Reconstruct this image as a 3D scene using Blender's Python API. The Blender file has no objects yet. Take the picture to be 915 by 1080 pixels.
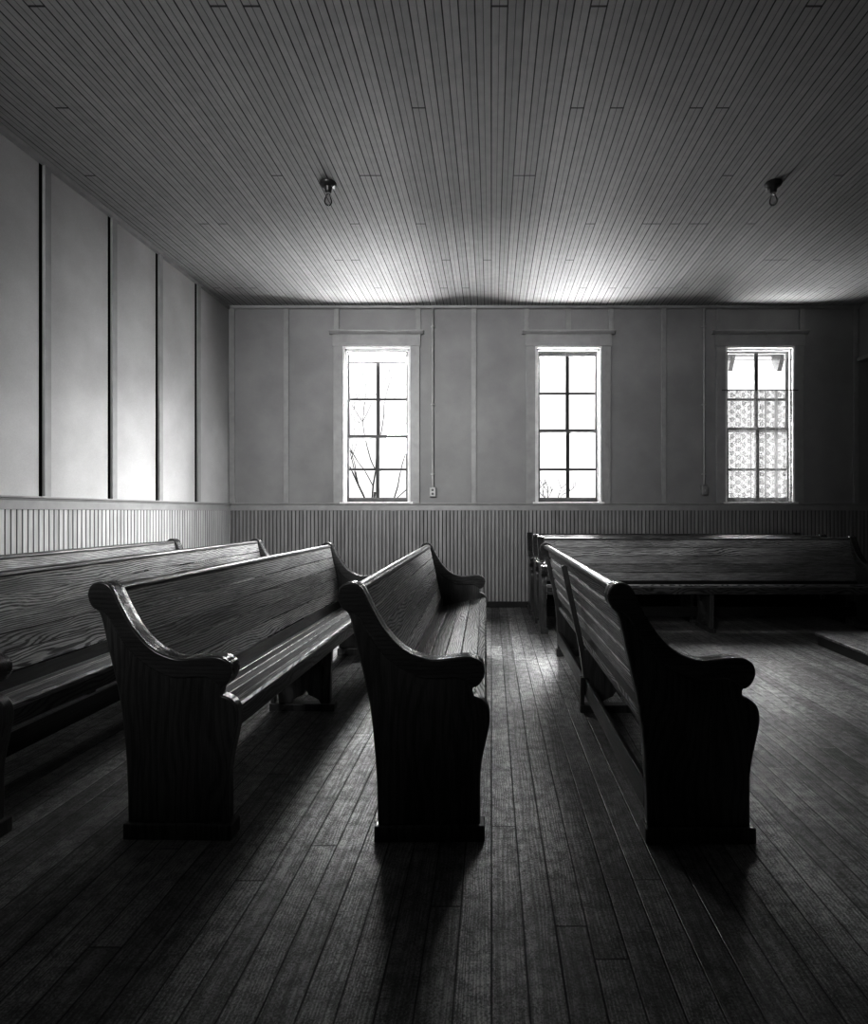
import bpy, bmesh, math, random
from mathutils import Vector, Matrix
random.seed(7)
scn = bpy.context.scene
COL = scn.collection
PI = math.pi

# ------------------------------------------------------------------ numbers
F_PX, H = 590.0, 1.20          # focal length in pixels, camera height
VPX, VPY = 518.0, 540.0        # vanishing point in the 915x1080 frame
D = F_PX * H / 100.0           # distance to the window wall (7.08 m)
U = D / F_PX                   # metres per pixel on the window wall
XL, XR, YF, ZC = -277 * U, 5.7, -2.2, H + 217 * U
def wx(px): return (px - VPX) * U          # window-wall pixel -> x
def wz(py): return H + (VPY - py) * U      # window-wall pixel -> z

# ------------------------------------------------------------------ node helpers
class NT:
    def __init__(s, name):
        s.m = bpy.data.materials.new(name); s.m.use_nodes = True
        s.t = s.m.node_tree; s.t.nodes.clear()
        s.out = s.n('ShaderNodeOutputMaterial')
    def n(s, typ, **kw):
        nd = s.t.nodes.new(typ)
        for k, v in kw.items(): setattr(nd, k, v)
        return nd
    def put(s, sock, v):
        if v is None: return
        if hasattr(v, 'is_linked') or isinstance(v, bpy.types.NodeSocket): s.t.links.new(v, sock)
        else: sock.default_value = v
    def math(s, op, a, b=None, c=None, clamp=False):
        nd = s.n('ShaderNodeMath', operation=op); nd.use_clamp = clamp
        for i, v in enumerate((a, b, c)): s.put(nd.inputs[i], v)
        return nd.outputs[0]
    def xyz(s, x, y, z):
        nd = s.n('ShaderNodeCombineXYZ')
        for i, v in enumerate((x, y, z)): s.put(nd.inputs[i], v)
        return nd.outputs[0]
    def sep(s, v):
        nd = s.n('ShaderNodeSeparateXYZ'); s.put(nd.inputs[0], v); return nd.outputs
    def obj(s): return s.n('ShaderNodeTexCoord').outputs['Object']
    def noise(s, vec, scale, detail=3, rough=.55, dist=0.0):
        nd = s.n('ShaderNodeTexNoise'); s.put(nd.inputs['Vector'], vec)
        nd.inputs['Scale'].default_value = scale; nd.inputs['Detail'].default_value = detail
        nd.inputs['Roughness'].default_value = rough; nd.inputs['Distortion'].default_value = dist
        return nd.outputs['Fac']
    def white(s, x, y=None):
        nd = s.n('ShaderNodeTexWhiteNoise', noise_dimensions='2D'); s.put(nd.inputs['Vector'], s.xyz(x, 0.0 if y is None else y, 0.0))
        return nd.outputs['Value']
    def rings(s, vec, scale, dist=4, detail=2, dscale=1.2):
        nd = s.n('ShaderNodeTexWave', wave_type='RINGS', rings_direction='Y'); s.put(nd.inputs['Vector'], vec)
        nd.inputs['Scale'].default_value = scale; nd.inputs['Distortion'].default_value = dist
        nd.inputs['Detail'].default_value = detail; nd.inputs['Detail Scale'].default_value = dscale
        return nd.outputs['Fac']
    def rng(s, v, a, b, c, d, smooth=False):
        nd = s.n('ShaderNodeMapRange'); nd.interpolation_type = 'SMOOTHSTEP' if smooth else 'LINEAR'
        s.put(nd.inputs[0], v)
        for i, k in enumerate((a, b, c, d)): s.put(nd.inputs[i + 1], k)
        return nd.outputs[0]
    def grey(s, v):
        nd = s.n('ShaderNodeCombineColor')
        for i in range(3): s.put(nd.inputs[i], v)
        return nd.outputs[0]
    def bump(s, h, strength=.3, dist=.003):
        nd = s.n('ShaderNodeBump'); s.put(nd.inputs['Height'], h)
        nd.inputs['Strength'].default_value = strength; nd.inputs['Distance'].default_value = dist
        return nd.outputs[0]
    def surf(s, val, rough=.5, normal=None, spec=.5, metallic=0.0, coat=0.0):
        b = s.n('ShaderNodeBsdfPrincipled')
        s.put(b.inputs['Base Color'], s.grey(val)); s.put(b.inputs['Roughness'], rough)
        b.inputs['Specular IOR Level'].default_value = spec; b.inputs['Metallic'].default_value = metallic
        b.inputs['Coat Weight'].default_value = coat; b.inputs['Coat Roughness'].default_value = .25
        if normal is not None: s.t.links.new(normal, b.inputs['Normal'])
        s.t.links.new(b.outputs[0], s.out.inputs[0])
        return s.m

def m_plain(name, v, rough=.6, spec=.4, metallic=0.0, bumpy=0.0, var=.12):
    t = NT(name); p = t.obj()
    n = t.noise(p, 9, 4)
    val = t.math('MULTIPLY', t.rng(n, .3, .7, 1 - var, 1 + var), v)
    nm = t.bump(t.noise(p, 160, 3), bumpy, .002) if bumpy else None
    return t.surf(val, rough, nm, spec, metallic)

def m_wood(name, axis, lo, hi, rough=.38, scale=30, coat=.15, spec=.5, soft=0.0, var=.25):
    """axis: local direction of the grain (0 x, 1 y, 2 z)"""
    t = NT(name); o = t.sep(t.obj())
    oi = t.n('ShaderNodeObjectInfo').outputs['Random']; isl = t.n('ShaderNodeNewGeometry').outputs['Random Per Island']
    r = t.math('ADD', t.math('MULTIPLY', oi, 17.0), t.math('MULTIPLY', isl, 29.0))
    cr = [i for i in range(3) if i != axis]
    a = t.math('ADD', o[cr[0]], t.math('SUBTRACT', t.math('FRACT', t.math('MULTIPLY', r, 3.1)), .5))
    b = t.math('ADD', o[cr[1]], t.math('MULTIPLY', t.math('FRACT', t.math('MULTIPLY', r, 7.7)), .25))
    l = t.math('ADD', o[axis], r)
    wob = t.noise(t.xyz(t.math('MULTIPLY', a, 2.5), t.math('MULTIPLY', l, .9), t.math('MULTIPLY', b, 2.5)), 1.6, 2)
    a2 = t.math('ADD', a, t.math('MULTIPLY', wob, .22))
    ring = t.rings(t.xyz(a2, t.math('MULTIPLY', l, .06), b), scale, 3.0, 3, 2.0)
    fib = t.noise(t.xyz(t.math('MULTIPLY', a, 260), t.math('MULTIPLY', l, 7), t.math('MULTIPLY', b, 260)), 1.0, 4, .65)
    big = t.noise(t.xyz(t.math('MULTIPLY', a, 6), t.math('MULTIPLY', l, 1.5), t.math('MULTIPLY', b, 6)), 1.0, 3)
    g = t.math('MULTIPLY', t.rng(ring, .08, .6, soft, 1, True), t.rng(fib, .25, .7, .3, 1.15))
    g = t.math('MULTIPLY', g, t.rng(big, .3, .7, .45, 1.25))
    g = t.math('ADD', g, t.math('MULTIPLY', t.rng(fib, .35, .75, 0, 1), .25), clamp=True)
    val = t.rng(g, 0, 1, lo, hi)
    val = t.math('MULTIPLY', val, t.rng(t.math('FRACT', t.math('MULTIPLY', isl, 5.3)), 0, 1, 1 - var, 1 + var))
    hgt = t.math('ADD', t.math('MULTIPLY', ring, .4 * (1 - soft)), t.math('MULTIPLY', fib, .6))
    rg = t.rng(fib, .2, .8, rough + .12, rough - .06)
    return t.surf(val, rg, t.bump(hgt, .35, .0025), spec, 0.0, coat)

def m_floor():
    t = NT('floor_boards'); o = t.sep(t.obj()); w = .0925
    bx = t.math('DIVIDE', o[0], w); idx = t.math('FLOOR', bx); fx = t.math('FRACT', bx)
    rn = t.white(idx); yy = t.math('DIVIDE', t.math('ADD', o[1], t.math('MULTIPLY', rn, 11.0)), 2.9)
    seg = t.math('FLOOR', yy); fy = t.math('FRACT', yy); r2 = t.white(idx, seg)
    ex = t.math('MULTIPLY', t.math('MINIMUM', fx, t.math('SUBTRACT', 1.0, fx)), w)
    ey = t.math('MULTIPLY', t.math('MINIMUM', fy, t.math('SUBTRACT', 1.0, fy)), 2.9)
    seam = t.math('MINIMUM', t.rng(ex, .0010, .0036, 0, 1), t.rng(ey, .0010, .0036, 0, 1))
    lx = t.math('MULTIPLY', t.math('SUBTRACT', fx, .5), w)
    a = t.math('ADD', lx, t.math('MULTIPLY', t.math('SUBTRACT', r2, .5), .2))
    l = t.math('ADD', o[1], t.math('MULTIPLY', r2, 37.0))
    wob = t.noise(t.xyz(t.math('MULTIPLY', a, 5), t.math('MULTIPLY', l, .8), r2), 1.4, 2)
    a2 = t.math('ADD', a, t.math('MULTIPLY', wob, .12))
    ring = t.rings(t.xyz(a2, t.math('MULTIPLY', l, .05), .05), 34, 2.5, 3, 2.0)
    fib = t.noise(t.xyz(t.math('MULTIPLY', a, 300), t.math('MULTIPLY', l, 9), r2), 1.0, 4, .7)
    wear = t.noise(t.obj(), 1.3, 4, .6); scuff = t.math('ADD', t.math('MULTIPLY', t.noise(t.obj(), 170, 3, .7), .6), t.math('MULTIPLY', t.noise(t.obj(), 22, 4, .7), .4))
    g = t.math('MULTIPLY', t.rng(ring, .1, .9, .62, 1, True), t.rng(fib, .3, .7, .35, 1.1))
    g = t.math('MULTIPLY', g, t.rng(wear, .35, .65, .5, 1.2))
    g = t.math('MULTIPLY', g, t.rng(scuff, .42, .58, .3, 1.45))
    val = t.math('MULTIPLY', t.rng(g, 0, 1, .03, .52), t.rng(r2, 0, 1, .6, 1.2))
    val = t.math('MULTIPLY', val, t.rng(seam, 0, 1, .08, 1))
    hgt = t.math('ADD', t.math('MULTIPLY', seam, 1.2), t.math('ADD', t.math('MULTIPLY', fib, .35), t.math('MULTIPLY', scuff, .3)))
    return t.surf(val, t.rng(g, 0, 1, .52, .34), t.bump(hgt, .55, .004), .5)

def m_ceiling():
    t = NT('ceiling_boards'); o = t.sep(t.obj()); w = .0851
    bx = t.math('DIVIDE', t.math('ADD', o[0], .0), w); idx = t.math('FLOOR', bx); fx = t.math('FRACT', bx)
    ex = t.math('MULTIPLY', t.math('MINIMUM', fx, t.math('SUBTRACT', 1.0, fx)), w)
    mid = t.math('MULTIPLY', t.math('ABSOLUTE', t.math('SUBTRACT', fx, .5)), w)
    rj = t.math('DIVIDE', t.math('ADD', o[1], .02), .725); row = t.math('ROUND', rj)
    ej = t.math('MULTIPLY', t.math('ABSOLUTE', t.math('SUBTRACT', rj, row)), .725)
    on = t.math('GREATER_THAN', t.white(idx, row), .90)
    joint = t.math('MULTIPLY', on, t.rng(ej, .003, .008, 1, 0))
    rn = t.white(t.math('ADD', idx, 31.7))
    seam = t.rng(ex, t.rng(rn, 0, 1, .0006, .0022), .0050, 0, 1)
    bead = t.rng(mid, .0005, .0034, .35, 1)
    s = t.math('MULTIPLY', t.math('MINIMUM', seam, bead), t.math('SUBTRACT', 1.0, t.math('MULTIPLY', joint, .9)))
    n = t.noise(t.obj(), 14, 4); n2 = t.noise(t.obj(), 240, 3)
    val = t.math('MULTIPLY', t.rng(s, 0, 1, .03, .42), t.math('MULTIPLY', t.rng(n, .3, .7, .92, 1.06), t.rng(n2, .3, .7, .93, 1.05)))
    val = t.math('MULTIPLY', val, t.rng(rn, 0, 1, .93, 1.05))
    return t.surf(val, .55, t.bump(s, .5, .004), .3)

def m_bead(name, axis, v):
    t = NT(name); o = t.sep(t.obj()); w = .0475
    bx = t.math('DIVIDE', o[axis], w); fx = t.math('FRACT', bx); idx = t.math('FLOOR', bx)
    ex = t.math('MULTIPLY', t.math('MINIMUM', fx, t.math('SUBTRACT', 1.0, fx)), w)
    s = t.rng(ex, .0012, .0075, 0, 1)
    n = t.noise(t.xyz(t.math('MULTIPLY', o[0], 40), t.math('MULTIPLY', o[1], 40), t.math('MULTIPLY', o[2], 3)), 1.0, 3)
    val = t.math('MULTIPLY', t.rng(s, 0, 1, .03, v), t.math('MULTIPLY', t.rng(n, .3, .7, .85, 1.1), t.rng(t.white(idx), 0, 1, .88, 1.08)))
    return t.surf(val, .5, t.bump(s, .8, .006), .35)

def m_wall(name, v):
    t = NT(name); p = t.obj()
    n = t.noise(p, 2.2, 4); n2 = t.noise(p, 190, 2)
    val = t.math('MULTIPLY', v, t.math('MULTIPLY', t.rng(n, .3, .7, .9, 1.08), t.rng(n2, .3, .7, .95, 1.05)))
    return t.surf(val, .55, t.bump(t.math('ADD', n2, t.math('MULTIPLY', n, 2.0)), .25, .003), .35)

def m_glass():
    t = NT('window_glass')
    tr = t.n('ShaderNodeBsdfTransparent'); gl = t.n('ShaderNodeBsdfGlossy'); gl.inputs['Roughness'].default_value = .03
    mx = t.n('ShaderNodeMixShader'); mx.inputs[0].default_value = .06
    t.t.links.new(tr.outputs[0], mx.inputs[1]); t.t.links.new(gl.outputs[0], mx.inputs[2]); t.t.links.new(mx.outputs[0], t.out.inputs[0])
    return t.m

def m_bulb():
    t = NT('bulb_glass')
    tr = t.n('ShaderNodeBsdfTransparent'); tr.inputs[0].default_value = (.9, .9, .9, 1)
    gl = t.n('ShaderNodeBsdfGlossy'); gl.inputs['Roughness'].default_value = .05
    lw = t.n('ShaderNodeLayerWeight'); lw.inputs[0].default_value = .25
    mx = t.n('ShaderNodeMixShader')
    t.t.links.new(lw.outputs['Fresnel'], mx.inputs[0])
    t.t.links.new(tr.outputs[0], mx.inputs[1]); t.t.links.new(gl.outputs[0], mx.inputs[2]); t.t.links.new(mx.outputs[0], t.out.inputs[0])
    return t.m

def m_lace():
    t = NT('lace'); o = t.sep(t.obj())
    # net ground + rows of little flower motifs
    x, z = o[0], o[2]
    cx = t.math('DIVIDE', x, .075); cz = t.math('DIVIDE', z, .105)
    sh = t.math('MULTIPLY', t.math('MODULO', t.math('FLOOR', cx), 2.0), .5); cz = t.math('ADD', cz, sh)
    fx = t.math('SUBTRACT', t.math('FRACT', cx), .5); fz = t.math('SUBTRACT', t.math('FRACT', cz), .5)
    rad = t.math('SQRT', t.math('ADD', t.math('MULTIPLY', fx, fx), t.math('MULTIPLY', t.math('MULTIPLY', fz, fz), 1.6)))
    ang = t.math('ARCTAN2', fz, fx)
    pet = t.math('MULTIPLY', t.math('COSINE', t.math('MULTIPLY', ang, 5.0)), .06)
    rr = t.math('ABSOLUTE', t.math('SUBTRACT', rad, t.math('ADD', .26, pet)))
    mot = t.rng(rr, .04, .09, 1, 0)
    dot = t.rng(rad, .06, .10, 1, 0)
    leaf = t.rng(t.noise(t.xyz(t.math('MULTIPLY', x, 1.6), 0.0, z), 38, 2), .55, .62, 0, .8)
    fold = t.rng(t.noise(t.xyz(t.math('MULTIPLY', x, 1.0), 0.0, 0.0), 16, 2), .5, .62, 0, .75)
    net = t.rng(t.noise(t.xyz(x, 0.0, z), 190, 2), .41, .59, .15, .65)
    a = t.math('MAXIMUM', t.math('MAXIMUM', t.math('MAXIMUM', mot, dot), t.math('MAXIMUM', leaf, net)), fold)
    tr = t.n('ShaderNodeBsdfTransparent')
    df = t.n('ShaderNodeBsdfDiffuse'); df.inputs[0].default_value = (.11, .11, .11, 1)
    tl = t.n('ShaderNodeBsdfTranslucent'); tl.inputs[0].default_value = (.03, .03, .03, 1)
    ad = t.n('ShaderNodeAddShader'); t.t.links.new(df.outputs[0], ad.inputs[0]); t.t.links.new(tl.outputs[0], ad.inputs[1])
    mx = t.n('ShaderNodeMixShader'); t.put(mx.inputs[0], a)
    t.t.links.new(tr.outputs[0], mx.inputs[1]); t.t.links.new(ad.outputs[0], mx.inputs[2]); t.t.links.new(mx.outputs[0], t.out.inputs[0])
    return t.m

def m_blind():
    t = NT('roller_blind_cloth')
    df = t.n('ShaderNodeBsdfDiffuse'); df.inputs[0].default_value = (.7, .7, .7, 1)
    tl = t.n('ShaderNodeBsdfTranslucent'); tl.inputs[0].default_value = (.55, .55, .55, 1)
    ad = t.n('ShaderNodeAddShader'); t.t.links.new(df.outputs[0], ad.inputs[0]); t.t.links.new(tl.outputs[0], ad.inputs[1])
    t.t.links.new(ad.outputs[0], t.out.inputs[0])
    return t.m

M_FLOOR, M_CEIL = m_floor(), m_ceiling()
M_WALL = m_wall('wall_paint', .50); M_WALLB = m_wall('wall_paint_shaded', .33)  # one paint in two tones; the darker holds the backlit wall's shade
M_DIM = m_wall('dim_wall_paint', .05)
M_BEADL, M_BEADB = m_bead('beadboard_side', 1, .50), m_bead('beadboard_shaded', 0, .34)  # same boards twice; shade of the backlit wall put into the darker tone
M_TRIM = m_plain('painted_trim', .36, .45, .45, 0, .2, .08)
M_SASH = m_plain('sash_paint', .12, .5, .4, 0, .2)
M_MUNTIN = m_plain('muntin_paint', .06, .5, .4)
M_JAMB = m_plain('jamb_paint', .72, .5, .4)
M_LEN = m_wood('pew_plank_wood', 1, .010, .46, .33, 31, soft=.1, var=.45)
M_END = m_wood('pew_end_wood', 2, .010, .13, .30, 11, soft=.55, coat=.3)
M_DARKLEN = m_wood('pew_dark_rail_and_shade', 1, .004, .028, .34, 20, soft=.4)  # near-black tone also holds the shade below the pew backs
M_ARM = m_wood('pew_arm_wood', 0, .012, .10, .24, 20, soft=.6, coat=.8)
M_RAIL = m_wood('pew_rail_wood', 1, .012, .16, .30, 30)
M_SHADE = m_plain('batten_side_shade', .004, .9, .05)  # near-black colour standing in for the shaded side of each batten
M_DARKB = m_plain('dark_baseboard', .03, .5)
M_GLASS, M_BULB, M_LACE, M_BLIND = m_glass(), m_bulb(), m_lace(), m_blind()
M_PORC = m_plain('porcelain', .55, .2, .6); M_SOCK = m_plain('dark_socket', .03, .35, .5)
M_BRASS = m_plain('socket_metal', .55, .25, .5, 1.0)
M_PIPE = m_plain('painted_conduit', .42, .4, .5); M_BOX = m_plain('outlet_box', .30, .35, .5); M_PLATE = m_plain('outlet_face', .10, .4)
M_BARK = m_plain('bark', .02, .9, .1); M_SNOW = m_plain('snow', .8, .8, .2); M_EAVE = m_plain('eave_paint', .03, .7, .2)
M_WIRE = m_plain('wire', .05, .4, .5, .6)

# ------------------------------------------------------------------ mesh helpers
class MB:
    def __init__(s): s.b = bmesh.new()
    def face(s, pts):
        try: s.b.faces.new([s.b.verts.new(p) for p in pts])
        except ValueError: pass
    def box(s, x0, x1, y0, y1, z0, z1, mat=None):
        v = [Vector((x, y, z)) for x in (x0, x1) for y in (y0, y1) for z in (z0, z1)]
        if mat is not None: v = [mat @ p for p in v]
        v = [s.b.verts.new(p) for p in v]
        for f in ((0, 1, 3, 2), (4, 6, 7, 5), (0, 4, 5, 1), (2, 3, 7, 6), (0, 2, 6, 4), (1, 5, 7, 3)): s.b.faces.new([v[i] for i in f])
        return s
    def prism(s, pts, a, b, axis=1):
        """pts: 2D outline; extruded from a to b along axis (1: pts are x,z; 2: x,y; 0: y,z)"""
        def P(p, t): return (p[0], t, p[1]) if axis == 1 else ((p[0], p[1], t) if axis == 2 else (t, p[0], p[1]))
        A = [s.b.verts.new(P(p, a)) for p in pts]; B = [s.b.verts.new(P(p, b)) for p in pts]
        n = len(pts)
        s.b.faces.new(A); s.b.faces.new(B[::-1])
        for i in range(n): s.b.faces.new((A[i], B[i], B[(i + 1) % n], A[(i + 1) % n]))
        return s
    def tube(s, path, r, n=8):
        path = [Vector(p) for p in path]; rings = []
        rad = r if isinstance(r, (list, tuple)) else [r] * len(path)
        for i, p in enumerate(path):
            d = (path[min(i + 1, len(path) - 1)] - path[max(i - 1, 0)]).normalized()
            up = Vector((0, 0, 1)) if abs(d.z) < .9 else Vector((1, 0, 0))
            e1 = d.cross(up).normalized(); e2 = d.cross(e1)
            rings.append([s.b.verts.new(p + rad[i] * (math.cos(2 * PI * k / n) * e1 + math.sin(2 * PI * k / n) * e2)) for k in range(n)])
        for i in range(len(path) - 1):
            for k in range(n): s.b.faces.new((rings[i][k], rings[i][(k + 1) % n], rings[i + 1][(k + 1) % n], rings[i + 1][k]))
        s.b.faces.new(rings[0]); s.b.faces.new(rings[-1][::-1])
        return s
    def lathe(s, prof, c=(0, 0, 0), n=24):
        rings = []
        for r, z in prof:
            rings.append([s.b.verts.new((c[0] + r * math.cos(2 * PI * k / n), c[1] + r * math.sin(2 * PI * k / n), c[2] + z)) for k in range(n)])
        for i in range(len(prof) - 1):
            for k in range(n): s.b.faces.new((rings[i][k], rings[i][(k + 1) % n], rings[i + 1][(k + 1) % n], rings[i + 1][k]))
        s.b.faces.new(rings[0][::-1]); s.b.faces.new(rings[-1])
        return s
    def build(s, name, mat, parent=None, bevel=0.0, smooth=None, seg=2):
        bmesh.ops.recalc_face_normals(s.b, faces=s.b.faces[:])
        me = bpy.data.meshes.new(name); s.b.to_mesh(me); s.b.free()
        me.materials.append(mat)
        if smooth is not None:
            me.polygons.foreach_set('use_smooth', [True] * len(me.polygons))
            me.set_sharp_from_angle(angle=math.radians(smooth))
        o = bpy.data.objects.new(name, me); COL.objects.link(o); o.parent = parent
        if bevel:
            md = o.modifiers.new('edge', 'BEVEL'); md.width = bevel; md.segments = seg; md.limit_method = 'ANGLE'; md.angle_limit = math.radians(40)
            md.harden_normals = False
        return o

def tag(o, label, cat=None, group=None, kind=None):
    o['label'] = label
    if cat: o['category'] = cat
    if group: o['group'] = group
    if kind: o['kind'] = kind
    return o
def struct(o, label=None):
    o['kind'] = 'structure'
    if label: o['label'] = label
    return o
def empty(name, loc=(0, 0, 0), rz=0.0):
    o = bpy.data.objects.new(name, None); COL.objects.link(o); o.location = loc; o.rotation_euler = (0, 0, rz); o.empty_display_size = .1
    return o
def copy_tree(o, parent=None):
    c = o.copy(); COL.objects.link(c); c.parent = parent
    for ch in [k for k in bpy.data.objects if k.parent == o]: copy_tree(ch, c)
    return c
def catmull(pts, n=3):
    out = []
    for i in range(len(pts) - 1):
        p0, p1, p2, p3 = pts[max(i - 1, 0)], pts[i], pts[i + 1], pts[min(i + 2, len(pts) - 1)]
        for k in range(n):
            t = k / n
            out.append(tuple(.5 * (2 * p1[j] + (p2[j] - p0[j]) * t + (2 * p0[j] - 5 * p1[j] + 4 * p2[j] - p3[j]) * t * t + (3 * p1[j] - p0[j] - 3 * p2[j] + p3[j]) * t ** 3) for j in (0, 1)))
    out.append(tuple(pts[-1])); return out

# ------------------------------------------------------------------ room shell
T = .16
WIN = [(361.5, 433, 398), (564, 634, 600), (764, 837, 801)]     # opening left, right, middle in window-wall pixels
ZS, ZH = wz(530.5), wz(365.5)
struct(MB().box(XL - T, XR + T, YF - T, D + T, -.12, 0).build('floor', M_FLOOR), 'worn dark board floor running toward the windows')
struct(MB().box(XL - T, XR + T, YF - T, D + T, ZC, ZC + .1).build('ceiling', M_CEIL), 'narrow painted beadboard ceiling')
b = MB(); xs = [XL - T]
for l, r, c in WIN: xs += [wx(l), wx(r)]
xs.append(XR + T)
b.box(XL - T, XR + T, D, D + T, 0, ZS); b.box(XL - T, XR + T, D, D + T, ZH, ZC)
for i in range(0, len(xs), 2): b.box(xs[i], xs[i + 1], D, D + T, ZS, ZH)
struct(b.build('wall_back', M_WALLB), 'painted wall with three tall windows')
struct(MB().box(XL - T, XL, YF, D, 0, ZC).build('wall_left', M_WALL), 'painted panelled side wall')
struct(MB().box(XR, XR + T, YF, D, 0, ZC).build('wall_right', M_DIM))
struct(MB().box(XL, XR, YF - T, YF, 0, ZC).build('wall_front', M_DIM))
ZR0, ZR1 = wz(538.5), wz(530.5)
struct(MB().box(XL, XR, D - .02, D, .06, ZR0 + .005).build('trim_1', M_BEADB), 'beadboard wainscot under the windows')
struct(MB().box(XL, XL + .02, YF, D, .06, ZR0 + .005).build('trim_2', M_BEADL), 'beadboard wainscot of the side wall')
def rail_prof(s):   # chair rail profile: distance from wall, z
    return [(0, ZR0), (.030, ZR0), (.030, ZR1 - .030), (.036, ZR1 - .024), (.036, ZR1 - .018), (.052, ZR1 - .014), (.052, ZR1), (0, ZR1)]
struct(MB().prism([(D - a, z) for a, z in rail_prof(0)], XL, XR, 0).build('trim_3', M_TRIM, None, .002), 'chair rail below the windows')
struct(MB().prism([(XL + a, z) for a, z in rail_prof(0)], YF, D - .03, 1).build('trim_4', M_TRIM, None, .002), 'chair rail of the side wall')
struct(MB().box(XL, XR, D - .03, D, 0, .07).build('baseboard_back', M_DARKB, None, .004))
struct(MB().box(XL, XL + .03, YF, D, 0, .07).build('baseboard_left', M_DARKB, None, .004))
struct(MB().prism([(D, ZC), (D - .035, ZC), (D - .03, ZC - .03), (D, ZC - .04)], XL, XR, 0).build('trim_5', M_TRIM))
struct(MB().prism([(XL, ZC), (XL + .035, ZC), (XL + .03, ZC - .03), (XL, ZC - .04)], YF, D, 1).build('trim_6', M_TRIM))
k = 7
ztop = wz(350)
for px, z0 in ((245, 0), (302, 0), (355, ztop), (441, ztop), (499.5, 0), (555, ztop), (599, ztop), (644, ztop), (699.5, 0), (758, ztop), (845, ztop), (902, 0)):
    x = wx(px); z0 = z0 if z0 else ZR1
    struct(MB().box(x - .032, x + .032, D - .015, D, z0, ZC - .03).build(f'trim_{k}', M_TRIM, None, .003), 'vertical wall batten beside or above the windows'); k += 1
y = D * .8935
yy = [D * .8935, D * .790, D * .6925, D * .588] + [D * .588 - .72 * (i + 1) for i in range(6)]
for y in yy:
    bt = struct(MB().box(XL, XL + .024, y - .025, y + .035, ZR1, ZC - .03).build(f'trim_{k}', M_TRIM, None, .002), 'vertical batten of the side wall'); k += 1
    MB().box(XL, XL + .003, y - .052, y - .0255, ZR1, ZC - .04).build('shade_strip', M_SHADE, bt)  # painted shade: dark strip along the batten's near side
# flue box bracketed high on the window wall
fb = MB().box(wx(905), wx(905) + .75, D - .42, D, wz(378), ZC).build('trim_%d' % k, M_WALLB, None, .004); struct(fb, 'boxed flue hanging high on the window wall')
MB().box(wx(905) - .03, wx(905) + .78, D - .45, D - .0, wz(382), wz(378)).build('ledge', M_TRIM, fb, .006)

# ------------------------------------------------------------------ windows
def make_window(n, l, r, meet, sash_top, hm, lm, label):
    x0, x1 = wx(l), wx(r)
    w = struct(empty(f'window_{n}', ((x0 + x1) / 2, D, ZS)), label)
    hw = (x1 - x0) / 2; hh = ZH - ZS; cas = .115
    q = lambda py: wz(py) - ZS
    c = MB()
    for s in (-1, 1):
        a, b_ = sorted((s * hw, s * (hw + cas))); c.box(a, b_, -.024, 0, 0, hh)
    c.build('casing', M_TRIM, w, .003)
    MB().box(-hw - cas - .012, hw + cas + .012, -.028, 0, hh, hh + .15).build('head_casing', M_TRIM, w, .003)
    MB().prism([(0, hh + .15), (-.032, hh + .15), (-.045, hh + .165), (-.06, hh + .185), (-.06, hh + .198), (0, hh + .198)], -hw - cas - .05, hw + cas + .05, 0).build('head_cap', M_TRIM, w, .002)
    j = MB()
    for s in (-1, 1):
        a, b_ = sorted((s * hw, s * (hw - .022))); j.box(a, b_, -.02, .14, 0, hh)
        a, b_ = sorted((s * (hw - .022), s * (hw - .045))); j.box(a, b_, .02, .04, 0, hh)
    j.box(-hw + .022, hw - .022, -.02, .14, hh - .022, hh); j.box(-hw + .022, hw - .022, .02, .04, hh - .05, hh - .022)
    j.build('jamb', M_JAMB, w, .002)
    MB().box(-hw - .03, hw + .03, -.055, .16, -.012, .012).build('sill', M_JAMB, w, .004)
    iw = hw - .024; st = .042
    def sash(name, z0, z1, y0, bar, bot, top):
        f = MB()
        for s in (-1, 1):
            a, b_ = sorted((s * iw, s * (iw - st))); f.box(a, b_, y0, y0 + .035, z0, z1)
        f.box(-iw + st, iw - st, y0, y0 + .035, z0, z0 + bot); f.box(-iw + st, iw - st, y0, y0 + .035, z1 - top, z1)
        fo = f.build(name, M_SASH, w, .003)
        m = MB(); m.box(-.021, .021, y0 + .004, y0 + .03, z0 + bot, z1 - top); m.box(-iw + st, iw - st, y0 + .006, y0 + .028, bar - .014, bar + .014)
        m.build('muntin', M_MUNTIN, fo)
        MB().box(-iw + st - .006, iw - st + .006, y0 + .016, y0 + .019, z0 + bot - .006, z1 - top + .006).build('pane', M_GLASS, fo)
    zm = q(meet)
    sash('upper_sash', zm - .028, hh - .026, .080, q(hm), .056, max(.03, hh - .026 - q(sash_top)))
    sash('lower_sash', .014, zm + .028, .042, q(lm), .055, .040)
    return w
make_window(1, *WIN[0][:2], 460.5, 374, 420, 495, 'window with a rolled white blind and a bare tree outside')
make_window(2, *WIN[1][:2], 454.5, 374, 413.8, 495, 'middle uncurtained window without a blind')
make_window(3, *WIN[2][:2], 452.5, 371, 420, 495, 'window with a lace half curtain')
# roller blind at the first window
rb = empty('roller_blind', (wx(397.3), D + .02, wz(372)))
MB().box(-.355, .355, .012, .016, -.115, .0).build('cloth', M_BLIND, rb)
MB().tube([(-.365, .012, 0), (.365, .012, 0)], .017, 10).build('roller', M_BLIND, rb, 0, 60)
MB().box(-.357, .357, .009, .019, -.125, -.112).build('hem_bar', M_SOCK, rb)
tag(rb, 'rolled-up white blind at the top of the window before the bare tree', 'blind')
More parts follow.
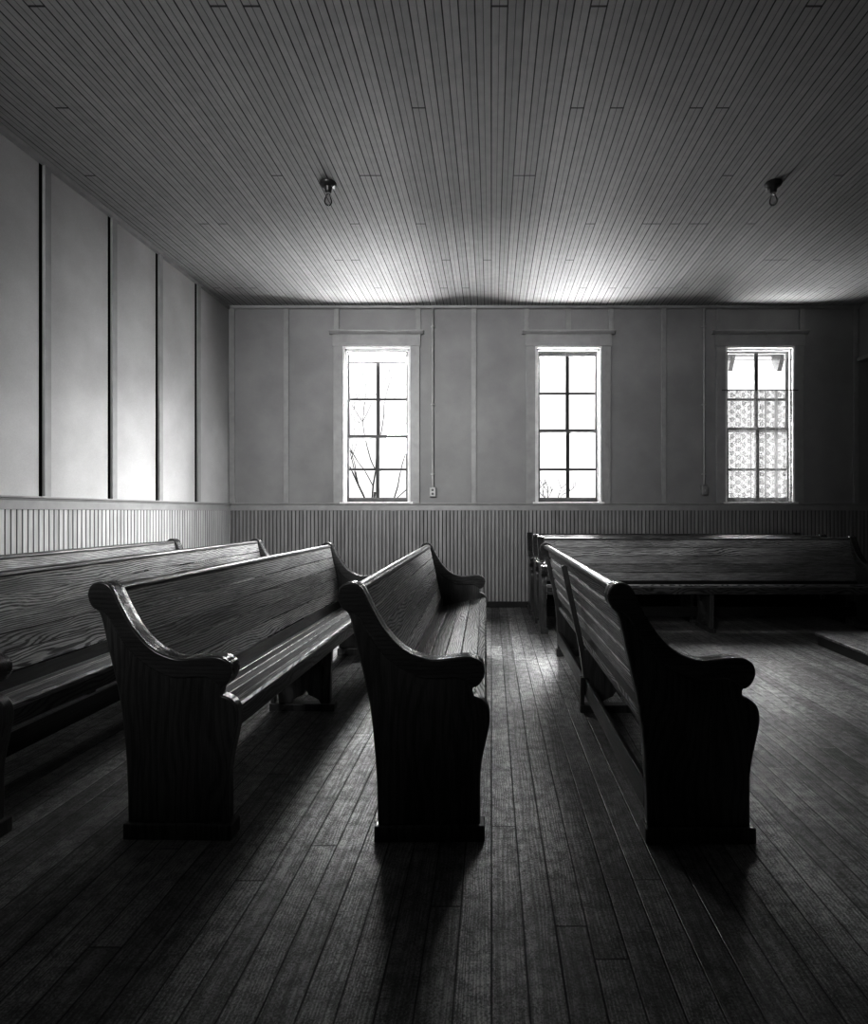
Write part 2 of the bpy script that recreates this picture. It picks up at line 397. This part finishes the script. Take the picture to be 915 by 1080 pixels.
# lace cafe curtain at the third window
cx0, cx1 = wx(763.5), wx(837); zt, zb = wz(412), wz(531) + .012
bm = bmesh.new(); nx, nz = 130, 8; grid = []
for i in range(nx + 1):
    f = i / nx; row = []
    for j_ in range(nz + 1):
        g = j_ / nz
        y = D - .012 + .012 * math.sin(f * 46 + 1.2 * math.sin(f * 9)) * (1 - .3 * g) + .006 * math.sin(f * 17 + g * 2)
        row.append(bm.verts.new((cx0 + (cx1 - cx0) * f, y, zb + (zt - zb) * g)))
    grid.append(row)
for i in range(nx):
    for j_ in range(nz): bm.faces.new((grid[i][j_], grid[i + 1][j_], grid[i + 1][j_ + 1], grid[i][j_ + 1]))
mb = MB(); mb.b.free(); mb.b = bm
tag(mb.build('lace_curtain', M_LACE, None, 0, 180), 'white patterned lace half curtain hanging over the lower window', 'curtain')
tag(MB().tube([(wx(760), D - .028, zt), (wx(840), D - .028, zt)], .006, 8).build('curtain_rod', M_WIRE, None, 0, 60), 'thin dark rod holding the lace half curtain', 'curtain rod')
tag(MB().tube([(cx0 - .01, D + .012, wz(379)), (cx1 + .01, D + .012, wz(379))], .0035, 6).build('curtain_wire', M_WIRE, None, 0, 60), 'thin wire strung across the top panes above the lace curtain', 'wire')

# ------------------------------------------------------------------ conduits, outlet, switch
def conduit(px, y_end, label):
    x = wx(px); c = empty('electrical_conduit', (x, D, 0))
    MB().tube([(0, -.030, wz(y_end)), (0, -.030, ZC - .04)], .013, 12).build('pipe', M_PIPE, c, 0, 60)
    for z in (wz(427), wz(345), wz(500)):
        b_ = MB(); b_.box(-.030, .030, -.018, -.0, z - .008, z + .008); b_.box(-.018, .018, -.046, -.016, z - .008, z + .008); b_.build('strap', M_PIPE, c, .002)
    return tag(c, label, 'conduit', 'wall conduits')
conduit(456.5, 514, 'painted conduit running down to the power outlet')
conduit(741.5, 511, 'painted conduit running down to the switch box beside the curtained window')
def plate(name, px, py, label, cat):
    e = empty(name, (wx(px), D, wz(py)))
    MB().box(-.040, .040, -.052, 0, -.062, .062).build('box', M_BOX, e, .004)
    MB().box(-.033, .033, -.057, -.052, -.055, .055).build('cover_plate', M_PIPE if cat == 'outlet' else M_BOX, e, .003)
    if cat == 'outlet':
        for z in (-.024, .024): MB().lathe([(.0155, -.003), (.0155, .003)], (0, 0, 0), 16).build('receptacle', M_PLATE, e)
        for o in [k for k in bpy.data.objects if k.parent == e and k.name.startswith('receptacle')]:
            o.rotation_euler = (PI / 2, 0, 0)
        rs = [k for k in bpy.data.objects if k.parent == e and k.name.startswith('receptacle')]
        for o, z in zip(rs, (-.024, .024)): o.location = (0, -.058, z)
    else:
        MB().box(-.006, .006, -.072, -.056, -.014, .010).build('toggle', M_PIPE, e, .002)
    return tag(e, label, cat)
plate('power_outlet', 456.5, 519, 'small power outlet box at the foot of the conduit', 'outlet')
plate('light_switch', 741.5, 517, 'dark switch box at the foot of the conduit near the lace curtain', 'switch')

# ------------------------------------------------------------------ pews
PX = .003458
def P(x, y): return ((x - 355.7) * PX, (887 - y) * PX)
TOP = [P(*p) for p in ((355.7, 628), (358, 620), (363, 615.5), (370, 614), (377, 616), (381.7, 620), (386, 628), (390, 636.7), (396, 648), (403, 660), (411, 670.5), (420, 680), (431, 688), (443, 693), (452, 695.3), (460, 695.7), (471, 694.5), (483, 693), (492, 692.5), (500, 694), (507, 698), (510, 703), (511, 709), (509, 716), (505, 722), (499.5, 725.5))]
NOTCH = [P(*p) for p in ((498, 728), (498, 733.5))]
FRONT = [P(*p) for p in ((499.5, 735), (504, 736.5), (510, 740), (514.5, 746), (516.3, 753), (516.3, 762), (515, 770), (512, 784), (508.5, 800), (506.8, 812), (506, 823), (506, 871))]
BACK = [P(*p) for p in ((398, 871), (397.5, 840), (396, 807), (393.5, 777), (390, 747), (384, 717), (376.7, 687), (372, 665), (368, 650), (364, 644), (360, 640), (357, 634))]
OUT = catmull(TOP) + NOTCH + catmull(FRONT) + catmull(BACK)
LOW = [P(*p) for p in ((494, 722), (487, 717), (478, 715), (460, 716), (443, 715), (427, 708), (414, 699.5), (403, 690), (393, 677), (385, 664), (378, 652), (371, 646), (364, 643.5), (360, 640), (357, 634))]
ARM = catmull(TOP) + catmull(LOW)
def inset(poly, cx, cz, f): return [(cx + (x - cx) * f, cz + (z - cz) * f) for x, z in poly]
ET = .046
def board(mb, p0, p1, th, v0, v1, n, gap=.005, ch=.003):
    """planks laid side by side from p0 to p1 (u,z), th thick on the underside, running v0..v1"""
    p0, p1 = Vector(p0), Vector(p1); d = (p1 - p0); L_ = d.length; d.normalize(); nn = Vector((d.y, -d.x))
    for i in range(n):
        a = p0 + d * (L_ * i / n + gap / 2); c = p0 + d * (L_ * (i + 1) / n - gap / 2); e = ch if th > 0 else -ch
        mb.prism([tuple(a + nn * e), tuple(a + d * abs(e)), tuple(c - d * abs(e)), tuple(c + nn * e), tuple(c + nn * th), tuple(a + nn * th)], v0, v1)
def make_pew(L):
    r = empty('pew')
    for k_, (v0, v1, sgn) in enumerate(((0, ET, -1), (L - ET, L, 1))):
        e = MB().prism(OUT, v0, v1).build('end_panel', M_END, r, .006, 35)
        MB().prism(ARM, v0 - .009, v1 + .016).build('armrest', M_ARM, e, .006, 35) if k_ == 0 else MB().prism(ARM, v0 - .016, v1 + .009).build('armrest', M_ARM, e, .006, 35)
        MB().box(P(395, 0)[0], P(511, 0)[0], v0 - .014, v1 + .014, 0, .058).build('plinth', M_END, e, .005)
    v0, v1 = ET - .004, L - ET + .004
    s = MB(); board(s, (.150, .405), (.500, .482), .024, v0, v1, 4)
    s.prism([(.5015, .4825), (.520, .486), (.536, .484), (.545, .474), (.545, .462), (.536, .452), (.5015, .452)], v0, v1)
    s.build('seat', M_LEN, r, 0, 35)
    bk = MB(); board(bk, (.060, .902), (.150, .474), -.020, v0, v1, 5, .006, .009); 
    bk.build('backrest', M_LEN, r, 0, 35)
    lb = MB(); board(lb, (.166, .476), (.172, .392), -.016, v0, v1, 1); lb.build('gap_shade_board', M_DARKLEN, r, 0, 35)  # added dark board giving the gap above the seat its shade
    MB().prism([(.030, .900), (.030, .915), (.037, .924), (.060, .928), (.077, .922), (.083, .912), (.083, .900), (.074, .892), (.036, .892)], v0, v1).build('top_rail', M_RAIL, r, .002, 50)
    MB().box(.503, .524, v0, v1, .385, .455).build('apron', M_RAIL, r, .003)
    MB().box(.145, .168, v0, v1, .100, .205).build('back_stretcher', M_DARKLEN, r, .004)
    vm = L / 2; t2 = .021
    sup = [(.492, .425), (.480, .045), (.425, .045), (.412, .068), (.385, .082), (.355, .095), (.335, .128), (.315, .095), (.285, .082), (.258, .068), (.245, .045), (.170, .045), (.165, .206), (.140, .206), (.118, .36), (.100, .46), (.008, .872), (.018, .880), (.037, .880), (.040, .872), (.127, .470), (.148, .372)]
    m_ = MB().prism(sup, vm - t2, vm + t2).build('support', M_END, r, .003)
    MB().box(.118, .512, vm - .032, vm + .032, 0, .045).build('foot', M_END, m_, .004)
    MB().box(.122, .1445, vm - t2, vm + t2, .045, .207).build('heel_block', M_END, m_, .003)
    return r
PEWS = 'wooden church pews'
LS, LL = 2.68, 3.38
short = make_pew(LS); long_ = make_pew(LL)
def put(o, x, y, deg, label):
    o.location = (x, y, 0); o.rotation_euler = (0, 0, math.radians(deg)); tag(o, label, 'pew', PEWS)
d0 = F_PX * H
put(short, (355.7 - 518) * H / 347, d0 / 347, .6, 'dark wooden pew bordering the bare aisle, its seat planks facing the aisle')
put(copy_tree(short), (93.5 - 518) * H / 343, d0 / 343, -1.3, 'dark wooden pew second from the aisle, middle support showing under its seat')
put(copy_tree(short), (640 - 518) * H / 349, d0 / 349, .3, 'dark wooden pew across the aisle, seen from its boarded back with one batten')
put(long_, -2.34, d0 / 345, -.3, 'long dark pew between the wall pew and the pew second from the aisle')
put(copy_tree(long_), -3.20, d0 / 345 - .02, -1.6, 'long dark pew closest to the panelled side wall, mostly its back showing')
for x, y, lab in ((.50, 6.045, 'front pew of the three under the windows, whole back, seat and middle leg showing'),
                  (.485, 6.55, 'second of the three pews under the windows, sandwiched between the other two'),
                  (.455, 7.04, 'rearmost of the three window pews, against the wainscot, only end posts showing')):
    put(copy_tree(long_), x, y, -90, lab)

# ------------------------------------------------------------------ platform
pf = empty('platform', (2.945, 5.05, 0), math.radians(-1.0))
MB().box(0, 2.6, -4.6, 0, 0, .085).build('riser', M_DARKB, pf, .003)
MB().box(-.02, 2.6, -4.6, .01, .085, .108).build('deck', M_FLOOR, pf, .005)
tag(pf, 'low dark wooden platform at the edge of the floor before the window pews', 'platform')

# ------------------------------------------------------------------ ceiling lights
def make_light():
    e = empty('ceiling_light')
    MB().lathe([(.030, -.034), (.046, -.030), (.060, -.020), (.064, -.008), (.064, 0)], n=28).build('canopy', M_SOCK, e, 0, 50)
    MB().lathe([(.021, -.074), (.025, -.070), (.025, -.045), (.031, -.036), (.031, -.030)], n=24).build('socket', M_SOCK, e, 0, 50)
    bl = MB().lathe([(.004, -.176), (.016, -.173), (.026, -.162), (.0305, -.146), (.028, -.128), (.021, -.112), (.016, -.098), (.0145, -.088)], n=24).build('bulb', M_BULB, e, 0, 80)
    MB().lathe([(.0148, -.090), (.0148, -.070)], n=20).build('screw_cap', M_BRASS, bl, 0, 50)
    MB().box(.040, .058, -.012, .012, -.052, -.022).build('side_outlet', M_PORC, e, .003)
    return e
cl = make_light()
cl.location = (-1.292, 4.43, ZC); tag(cl, 'bare bulb in a dark ceiling socket, the one nearer the panelled side wall', 'ceiling light', 'bare bulb ceiling lights')
c2 = copy_tree(cl); c2.location = (2.232, 4.43, ZC); c2.rotation_euler = (0, 0, 2.6); tag(c2, 'bare bulb in a dark ceiling socket toward the curtained window', 'ceiling light', 'bare bulb ceiling lights')

# ------------------------------------------------------------------ outdoors
struct(MB().box(-30, 30, D + T, 60, -.75, -.6).build('ground', M_SNOW), 'pale snowy ground outside')
def tree(name, loc, h, r, depth, spread, label, seed, cat, up=.55, taper=.5):
    rnd = random.Random(seed); mb = MB()
    def grow(p, d, ln, rad, k):
        pts = [p]; q = p.copy(); dd = d.copy()
        for i in range(4):
            dd = (dd + Vector((rnd.uniform(-1, 1), rnd.uniform(-1, 1), rnd.uniform(-.4, .8))) * .16).normalized(); q = q + dd * ln / 4; pts.append(q.copy())
        mb.tube(pts, [rad * (1 - .12 * i) for i in range(5)], 5)
        if k <= 0: return
        for i in range(rnd.choice((2, 3, 3))):
            nd = (dd + Vector((rnd.uniform(-1, 1), rnd.uniform(-1, 1), rnd.uniform(-.2, up))) * spread).normalized()
            grow(pts[rnd.choice((2, 3, 4))], nd, ln * rnd.uniform(.6, .8), rad * taper, k - 1)
    grow(Vector((0, 0, -.02)), Vector((0, 0, 1)), h, r, depth)
    o = mb.build(name, M_BARK); o.location = loc; return tag(o, label, cat)
tree('bare_tree', (-2.75, 12.2, -.6), 2.3, .05, 5, .8, 'bare winter tree outside the window with the blind', 5, 'tree')
tree('bare_shrub', (-1.95, 9.6, -.6), 1.1, .018, 5, .9, 'bare twiggy shrub outside the window with the blind', 11, 'shrub')
tree('bare_shrub', (1.12, 9.6, -.6), 1.15, .022, 5, .9, 'small bare shrub outside the middle window', 25, 'shrub', taper=.74)
# open eave with rafter brackets outside the curtained window
ev = empty('eave', (wx(800), D + T, 3.37))
MB().prism([(.02, .30), (.95, .10), (.95, .14), (.02, .34)], -1.0, 1.4, 0).build('soffit', M_EAVE, ev)
for x in (.02, .72):
    MB().prism([(.02, .29), (.9, .10), (.9, .02), (.84, -.10), (.74, -.16), (.60, .08), (.02, .20)], x - .03, x + .03, 0).build('rafter', M_EAVE, ev)
struct(ev, 'roof eave with rafter tails outside the curtained window')

# ------------------------------------------------------------------ light
w = bpy.data.worlds.new('overcast'); scn.world = w; w.use_nodes = True
bg = w.node_tree.nodes['Background']; bg.inputs[0].default_value = (1, 1, 1, 1); bg.inputs[1].default_value = 0.75
for i, (l, r, c) in enumerate(WIN):
    ld = bpy.data.lights.new('window_portal', 'AREA'); ld.shape = 'RECTANGLE'; ld.size = (r - l) * U; ld.size_y = ZH - ZS
    ld.cycles.is_portal = True
    lo = bpy.data.objects.new('window_portal', ld); COL.objects.link(lo)
    lo.location = ((wx(l) + wx(r)) / 2, D + T + .01, (ZS + ZH) / 2); lo.rotation_euler = (-PI / 2, 0, 0)
def area(name, loc, target, sx, sy, watts, spread=180):
    ld = bpy.data.lights.new(name, 'AREA'); ld.shape = 'RECTANGLE'; ld.size, ld.size_y = sx, sy; ld.energy = watts; ld.spread = math.radians(spread)
    lo = bpy.data.objects.new(name, ld); COL.objects.link(lo); lo.location = loc
    lo.rotation_euler = (Vector(target) - Vector(loc)).to_track_quat('-Z', 'Y').to_euler()
area('side_fill', (5.6, 5.2, 2.1), (-3.3, 5.2, 1.05), 1.2, 1.4, 18, 32)  # added lamp brightening the side wall; the unseen wall has no opening
area('snow_bounce', (-.4, D + 1.0, -.4), (-.4, D - .1, 2.6), 8.0, 1.4, 1200, 160)
area('snow_bounce', (-.4, D + .48, -.3), (-.4, D + .2, 2.6), 8.0, .5, 480, 120)
area('snow_bounce', (-.8, D + 3.2, -.4), (-.8, D - 1.2, 3.3), 6.0, 1.4, 150, 120)
area('far_snow', (-1.5, 17.0, .45), (-.5, D, 2.4), 9.0, 1.6, 260, 120)
area('high_sky', (0, 13.2, 7.2), (0, 1.0, 0), 18.0, 4.2, 8200, 180)
area('room_fill', (-2.3, -1.9, 3.3), (-.7, D, 2.15), 1.4, .8, 32, 58)

# ------------------------------------------------------------------ camera
cd = bpy.data.cameras.new('camera'); cam = bpy.data.objects.new('camera', cd); COL.objects.link(cam)
cam.location = (0, 0, H); cam.rotation_euler = (PI / 2, 0, 0)
cd.sensor_width = 36; cd.lens = F_PX / 1080 * 36; cd.shift_x = -(VPX - 457.5) / 1080; cd.shift_y = 0; cd.clip_end = 200
scn.camera = cam
scn.view_settings.view_transform = 'Standard'; scn.view_settings.look = 'None'; scn.view_settings.exposure = 1.02; scn.view_settings.gamma = .67
scn.cycles.use_denoising = True
scn.cycles.max_bounces = 10; scn.cycles.diffuse_bounces = 5; scn.cycles.transparent_max_bounces = 16; scn.cycles.sample_clamp_indirect = 6
